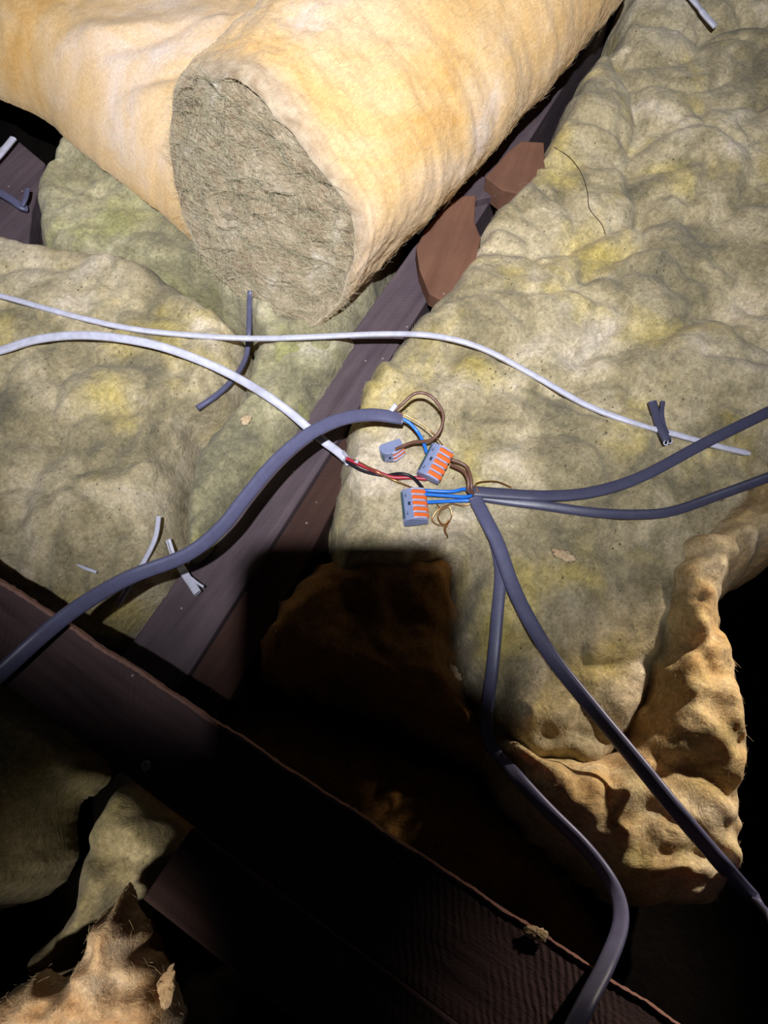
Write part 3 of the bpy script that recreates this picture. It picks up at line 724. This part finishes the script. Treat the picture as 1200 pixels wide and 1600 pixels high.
# offcuts
o, _ = cable_part('cable_offcut', [(248, 808, 0.010), (243, 840, 0.008), (226, 876, 0.006), (206, 908, 0.005), (190, 935, 0.003), (184, 948, 0.002)], 0.0042, 0.0032, 'white_pvc', taper=[(0, 1), (0.8, 1), (1, 0.35)])
tag(o, 'thin white curved cable offcut hanging below the arching grey cable at left', 'cable offcut')
base = P(285, 890, -0.01)
e = empty('sheath_offcut', base, 'split pale sheath offcut crossing under the arching grey cable', 'cable offcut')
cable_part('sheath', [(271, 868, 0.012), (281, 884, 0.012), (291, 900, 0.014), (300, 913, 0.014), (309, 927, 0.014)], 0.0072, 0.0040, 'white_pvc', e, base, rolls=[(0, 0.2), (1, 0.2)])
cable_part('split_strand', [(264, 842, 0.012), (269, 858, 0.012), (274, 873, 0.012)], 0.0030, 0.0016, 'white_pvc', e, base)
cable_part('split_strand', [(260, 844, 0.011), (264, 858, 0.011), (269, 872, 0.011)], 0.0012, 0.0010, 'white_pvc', e, base)
cable_part('split_strand', [(299, 903, 0.017), (309, 911, 0.018), (318, 917, 0.018)], 0.0022, 0.0012, 'white_pvc', e, base)
o, _ = cable_part('plastic_scrap', [(120, 882, 0.003), (134, 888, 0.004), (151, 894, 0.003)], 0.0028, 0.0012, 'white_pvc', taper=[(0, 0.3), (0.4, 1), (1, 0.9)])
tag(o, 'tiny white plastic scrap on the left batt', 'scrap')
base = P(1032, 668, 0.02)
e = empty('sheath_offcut', base, 'short hollow grey sheath offcut lying across the long white cable at right', 'cable offcut')
pts = path([(1019, 628, 0.007), (1025, 648, 0.007), (1031, 668, 0.008), (1043, 690, 0.008)], win=14)
cable_part('sheath', pts, 0.0078, 0.005, 'darkgrey_pvc', e, base, rolls=[(0, 0.15), (1, 0.15)])
cable_part('split_strand', [(1036, 627, 0.006), (1034, 645, 0.008), (1037, 664, 0.010), (1043, 678, 0.010)], 0.0040, 0.0022, 'darkgrey_pvc', e, base)
endp = pts[-1]; T = (pts[-1] - pts[-3]).normalized(); S = T.cross(Vector((0, 0, 1))).normalized(); N = S.cross(T)
# white end with two holes, cut aslant so it looks up
Vv_, Ff_ = [], []
for sgn in (-1, 1):
    c = endp + S * 0.0021 * sgn + T * 0.0004; ax_ = (T + N * 1.3).normalized(); u2 = S; v2 = ax_.cross(u2).normalized()
    for rr, dd, in ((0.0024, 0), (0.0025, 0.0008), (0.0015, 0.0008), (0.0015, -0.001)):
        for i in range(16): Vv_.append(tuple(c + ax_ * dd + (u2 * math.cos(i * math.pi / 8) + v2 * math.sin(i * math.pi / 8)) * rr))
    o0 = len(Vv_) - 64
    for k_ in range(3):
        for i in range(16): Ff_.append((o0 + k_ * 16 + i, o0 + k_ * 16 + (i + 1) % 16, o0 + (k_ + 1) * 16 + (i + 1) % 16, o0 + (k_ + 1) * 16 + i))
link_mesh('cut_rim', Vv_, Ff_, M['white_pvc'], parent=e, base=base)['label'] = 'white cut end with two round holes'
Vv_, Ff_ = [], []
for sgn in (-1, 1):
    c = endp + S * 0.0021 * sgn + T * 0.0004; ax_ = (T + N * 1.3).normalized(); u2 = S; v2 = ax_.cross(u2).normalized(); o0 = len(Vv_)
    for i in range(16): Vv_.append(tuple(c + ax_ * 0.0003 + (u2 * math.cos(i * math.pi / 8) + v2 * math.sin(i * math.pi / 8)) * 0.0015))
    Ff_.append(tuple(range(o0, o0 + 16)))
link_mesh('core_hole', Vv_, Ff_, M['black'], parent=e, base=base)
# bits at the upper corners
o, _ = cable_part('white_cable', [(1062, -25, 0.012), (1088, 6, 0.012), (1100, 22, 0.012), (1118, 42, 0.010)], 0.0075, 0.0042, 'white_pvc', win=3)
tag(o, 'short white cable end poking in at the top right corner', 'cable')
o, _ = cable_part('white_cable', [(-60, 300, 0.012), (-10, 252, 0.012), (8, 232, 0.012), (21, 216, 0.012)], 0.0080, 0.0045, 'white_pvc', win=3)
tag(o, 'short white cable end on the grey timber at the left edge', 'cable')
base = P(20, 312, 0.0)
e = empty('grey_cable', base, 'bent blue-grey cable on the grey timber end at the left edge', 'cable')
cable_part('sheath', [(-60, 290, 0.012), (-10, 298, 0.012), (15, 310, 0.012), (32, 322, 0.010), (42, 326, 0.006)], 0.0085, 0.005, 'grey_pvc', e, base, win=3)
cable_part('split_strand', [(34, 322, 0.012), (40, 310, 0.014), (43, 296, 0.014)], 0.0055, 0.003, 'grey_pvc', e, base, win=3)

o, _ = cable_part('dark_crack_strand', [(866, 230, 0.0005), (890, 246, 0.0005), (908, 270, 0.0005), (918, 300, 0.0005), (921, 326, 0.0005), (940, 350, 0.0005), (946, 366, 0.0005)], 0.0008, 0.0006, 'crack_dark', n=6, win=1)  # dark strand laid on to stand in for a thin crack
tag(o, 'thin dark strand standing for a crack in the yellow batt to the right of the roll', 'crack_line')

# ================================================================== connectors
def prism(prof, y0, y1, mat, bev=0.0):
    n = len(prof); V = [(x, y0, z) for x, z in prof] + [(x, y1, z) for x, z in prof]
    F = [tuple(range(n)), tuple(reversed(range(n, 2 * n)))] + [(i, i + n, (i + 1) % n + n, (i + 1) % n) for i in range(n)]
    return V, F
def connector(n, loc, rot, label, name='lever_connector', rounded=False):
    root = empty(name, loc, label, 'wire connector', 'lever wire connectors at the junction'); root.rotation_euler = rot
    mm = 0.001; pitch = 5.6 * mm; W = n * pitch + 2.0 * mm
    def add(nm, prof, y0, y1, mat, bev=0.0003, par=None):
        V, F = prism([(x * mm, z * mm) for x, z in prof], y0, y1, mat)
        ob = link_mesh(nm, V, F, M[mat], parent=par or root, smooth=False)
        b = ob.modifiers.new('bevel', 'BEVEL'); b.width = bev; b.segments = 2; return ob
    body = [(-10, 1), (-9, 0), (9.5, 0), (10.5, 1), (10.5, 6.5), (9.5, 8.0), (1, 11.2), (-3, 12.2), (-7.5, 11), (-10, 7.5)]
    if rounded: body = [(-8.5, 0.6), (-6, 0), (9.5, 0), (10.5, 1), (10.5, 6.5), (9.5, 8.0), (5, 10.6), (1, 12.0), (-3, 12.2), (-6.5, 11), (-9, 8.4), (-10, 5), (-9.8, 2.4)]
    bdy = add('body', body, -W / 2, W / 2, 'con_grey', 0.0006)
    # ridges between the levers (rounded fins)
    for i in range(n + 1):
        y = -n * pitch / 2 + i * pitch
        add('fin', [(-1, 10.5), (10.3, 6.5), (11.0, 8.2), (9.6, 10.6), (2, 13.2), (-1.2, 13.0)], y - 0.75 * mm, y + 0.75 * mm, 'con_lav', 0.0004)
    for i in range(n):
        y = -n * pitch / 2 + (i + 0.5) * pitch
        add('lever', [(-0.6, 10.8), (10.8, 6.0), (11.9, 7.2), (11.2, 8.9), (8.5, 10.2), (1.5, 12.3), (-0.6, 12.4)], y - 1.75 * mm, y + 1.75 * mm, 'con_or', 0.0003)
        add('wire_entry', [(10.4, 1.4), (10.7, 1.4), (10.7, 5.2), (10.4, 5.2)], y - 1.6 * mm, y + 1.6 * mm, 'con_dark', 0.0001, bdy)
    add('test_slot', [(-4.6, 11.8), (-2.6, 12.1), (-2.6, 12.45), (-4.6, 12.2)], -1.7 * mm, 1.7 * mm, 'con_dark', 0.0001, bdy)
    add('clear_window', [(-9.7, 8.35), (-8.0, 10.7), (-8.3, 10.95), (-10.0, 8.6)], -W / 2 + 2.5 * mm, W / 2 - 2.5 * mm, 'con_green', 0.0001, bdy)
    for j, (x0, y0, y1) in enumerate(((-5.8, 0.22, 0.36), (-6.6, 0.24, 0.30), (-5.8, -0.36, -0.24), (-6.6, -0.34, -0.30))):
        zt = 11.45 if x0 > -6.2 else 11.25
        add('moulded_mark', [(x0, zt), (x0 + 0.5, zt + 0.1), (x0 + 0.5, zt + 0.35), (x0, zt + 0.25)], y0 * W, y1 * W, 'con_dark', 0.00005, bdy)
    return root
def gz(px, py): return hitz(px, py)
z1 = gz(682, 722)
l1 = P(679, 727, z1 + 0.008); connector(5, l1, (R(6), R(0), R(-27)), 'five-lever grey and orange wire connector, upper and tilted, with brown wires')
z2 = gz(650, 795)
l2 = P(647, 797, z2 + 0.004); connector(5, l2, (R(-8), R(-4), R(5)), 'five-lever grey and orange wire connector, lower one, with blue wires')
z3 = gz(613, 703)
l3 = P(608, 697, z3 + 0.009); ry = R(20)
m3 = Matrix(((math.cos(ry), 0, math.sin(ry)), (math.sin(ry), 0, -math.cos(ry)), (0, 1, 0)))
m3 = Matrix.Rotation(R(-9), 3, Vector((1, 0.55, 0))) @ m3
connector(2, l3, m3.to_euler(), 'small two-lever connector on its side at the end of the brown loop', rounded=True)

# ================================================================== scraps and tufts
def scrap(name, px, lift, size, mat, label, seed, cat='scrap', group=None, aspect=2.2, rz=0.0, thick=0.35):
    r = np.random.default_rng(seed); n = 26; m = 14; V = []; F = []
    c = P(px[0], px[1], hitz(*px) + lift)
    for i in range(m + 1):
        ph = math.pi * i / m
        for j in range(n):
            t = 2 * math.pi * j / n
            d = 1 + 0.5 * float(fbm(np.array([math.cos(t) * 2 + seed]), np.array([math.sin(t) * 2 + ph * 1.5]), seed % 50, 3)[0])
            x = math.sin(ph) * math.cos(t) * size * aspect * d; y = math.sin(ph) * math.sin(t) * size * d; z = math.cos(ph) * size * thick * d
            V.append((c.x + x * math.cos(rz) - y * math.sin(rz), c.y + x * math.sin(rz) + y * math.cos(rz), c.z + z))
    for i in range(m):
        for j in range(n): F.append((i * n + j, (i + 1) * n + j, (i + 1) * n + (j + 1) % n, i * n + (j + 1) % n))
    o = link_mesh(name, V, F, M[mat], base=tuple(c)); return tag(o, label, cat, group)
scrap('wool_scrap', (882, 868), 0.002, 0.0042, 'pale', 'pale wool scrap lying right of the broad grey cable', 3, rz=-0.5)
scrap('wool_scrap', (710, 1050), 0.003, 0.0036, 'pale', 'small pale wool wisp at the edge of the shadowed wool', 9, rz=-0.9)
scrap('wool_scrap', (385, 655), 0.002, 0.004, 'pale', 'pinkish wool scrap by the olive strip below the white cables', 14, rz=0.9, aspect=1.4)
scrap('wood_chip', (178, 1016), 0.003, 0.0030, 'lit_edge_chip', 'pale chip caught at the back edge of the rough beam', 21, rz=0.4)
scrap('wood_chip', (838, 1458), 0.003, 0.0032, 'pale', 'pale flake behind the rough beam near the curling grey cable', 25, rz=-0.3)
scrap('wool_scrap', (258, 1548), 0.008, 0.005, 'pale', 'thin pale wisp standing just right of the peach tuft', 28, rz=1.3)

# ================================================================== the person taking the picture (behind the lens)
right = Vector((1, 0, 0)); upv = Vector((0, math.cos(TILT), math.sin(TILT))); back = Vector((0, -math.sin(TILT), math.cos(TILT)))
def Q(r_, u_, b_): return CAM + right * r_ + upv * u_ + back * b_
def phone():
    cx_, cy_, hw, hh, rd = -0.0235, -0.0510, 0.0385, 0.0755, 0.012
    pts = []
    for sx, sy, a0 in ((1, 1, 0), (-1, 1, 90), (-1, -1, 180), (1, -1, 270)):
        for k_ in range(7):
            a = R(a0 + k_ * 15); pts.append((cx_ + sx * (hw - rd) + rd * math.cos(a), cy_ + sy * (hh - rd) + rd * math.sin(a)))
    n = len(pts); base = Q(cx_, cy_, 0.02)
    V = [tuple(Q(x, y, 0.018)) for x, y in pts] + [tuple(Q(x, y, 0.027)) for x, y in pts]
    F = [tuple(reversed(range(n))), tuple(range(n, 2 * n))] + [(i, (i + 1) % n, (i + 1) % n + n, i + n) for i in range(n)]
    o = link_mesh('smartphone', V, F, M['phone'], base=tuple(base), smooth=False)
    tag(o, 'black smartphone held over the joists, casting the rounded shadow', 'phone')
phone()
def arm():
    J = [(0.062, -0.120, 0.036, 0.034), (0.105, -0.165, 0.045, 0.034), (0.18, -0.235, 0.075, 0.040), (0.28, -0.32, 0.12, 0.048),          # wrist, forearm, elbow
         (0.028, -0.082, 0.038, 0.030)]
    E = [(0, 1), (1, 2), (2, 3), (0, 4)]
    def finger(root_, pl, r0):
        p = root_
        for k_, q in enumerate(pl):
            J.append((*q, r0 * (1 - 0.1 * k_))); E.append((p, len(J) - 1)); p = len(J) - 1
    for uu in (-0.052, -0.072, -0.091, -0.109):
        L_ = 0.006 if uu in (-0.082, -0.101) else 0.0
        finger(4, [(0.000, uu, 0.045), (-0.035, uu, 0.042), (-0.066 - L_, uu, 0.034), (-0.067 - L_ * 0.5, uu + 0.002, 0.018)], 0.009)
    finger(4, [(0.034, -0.060, 0.040), (0.026, -0.040, 0.038), (0.010, -0.026, 0.036)], 0.011)
    me = bpy.data.meshes.new('person'); base = Q(0.27, -0.33, 0.12)
    me.from_pydata([tuple(Q(*j[:3]) - base) for j in J], E, [])
    o = bpy.data.objects.new('person', me); sc.collection.objects.link(o); o.location = base
    s = o.modifiers.new('skin', 'SKIN'); s.use_smooth_shade = True
    for i, j in enumerate(J): me.skin_vertices[0].data[i].radius = (j[3], j[3] * 0.85)
    me.skin_vertices[0].data[0].use_root = True
    o.modifiers.new('sub', 'SUBSURF').levels = 2; me.materials.append(M['skin'])
    tag(o, 'arm and hand of the person holding the phone above the joists', 'person')
    sl, _ = cable_part('sleeve', [Q(0.085, -0.145, 0.041), Q(0.12, -0.18, 0.05), Q(0.18, -0.235, 0.075), Q(0.28, -0.32, 0.12), Q(0.36, -0.39, 0.17)], 0.085, 0.08, 'sleeve', o, base, power=2, n=24, taper=[(0, 0.85), (1, 1.35)])
arm()
for o in bpy.data.objects:
    if o.parent is None and o.get('category') == 'insulation': o['group'] = 'loose insulation pieces between the joists'
    if o.parent is None and o.name.startswith('grey_cable'): o['group'] = 'grey flat cables'
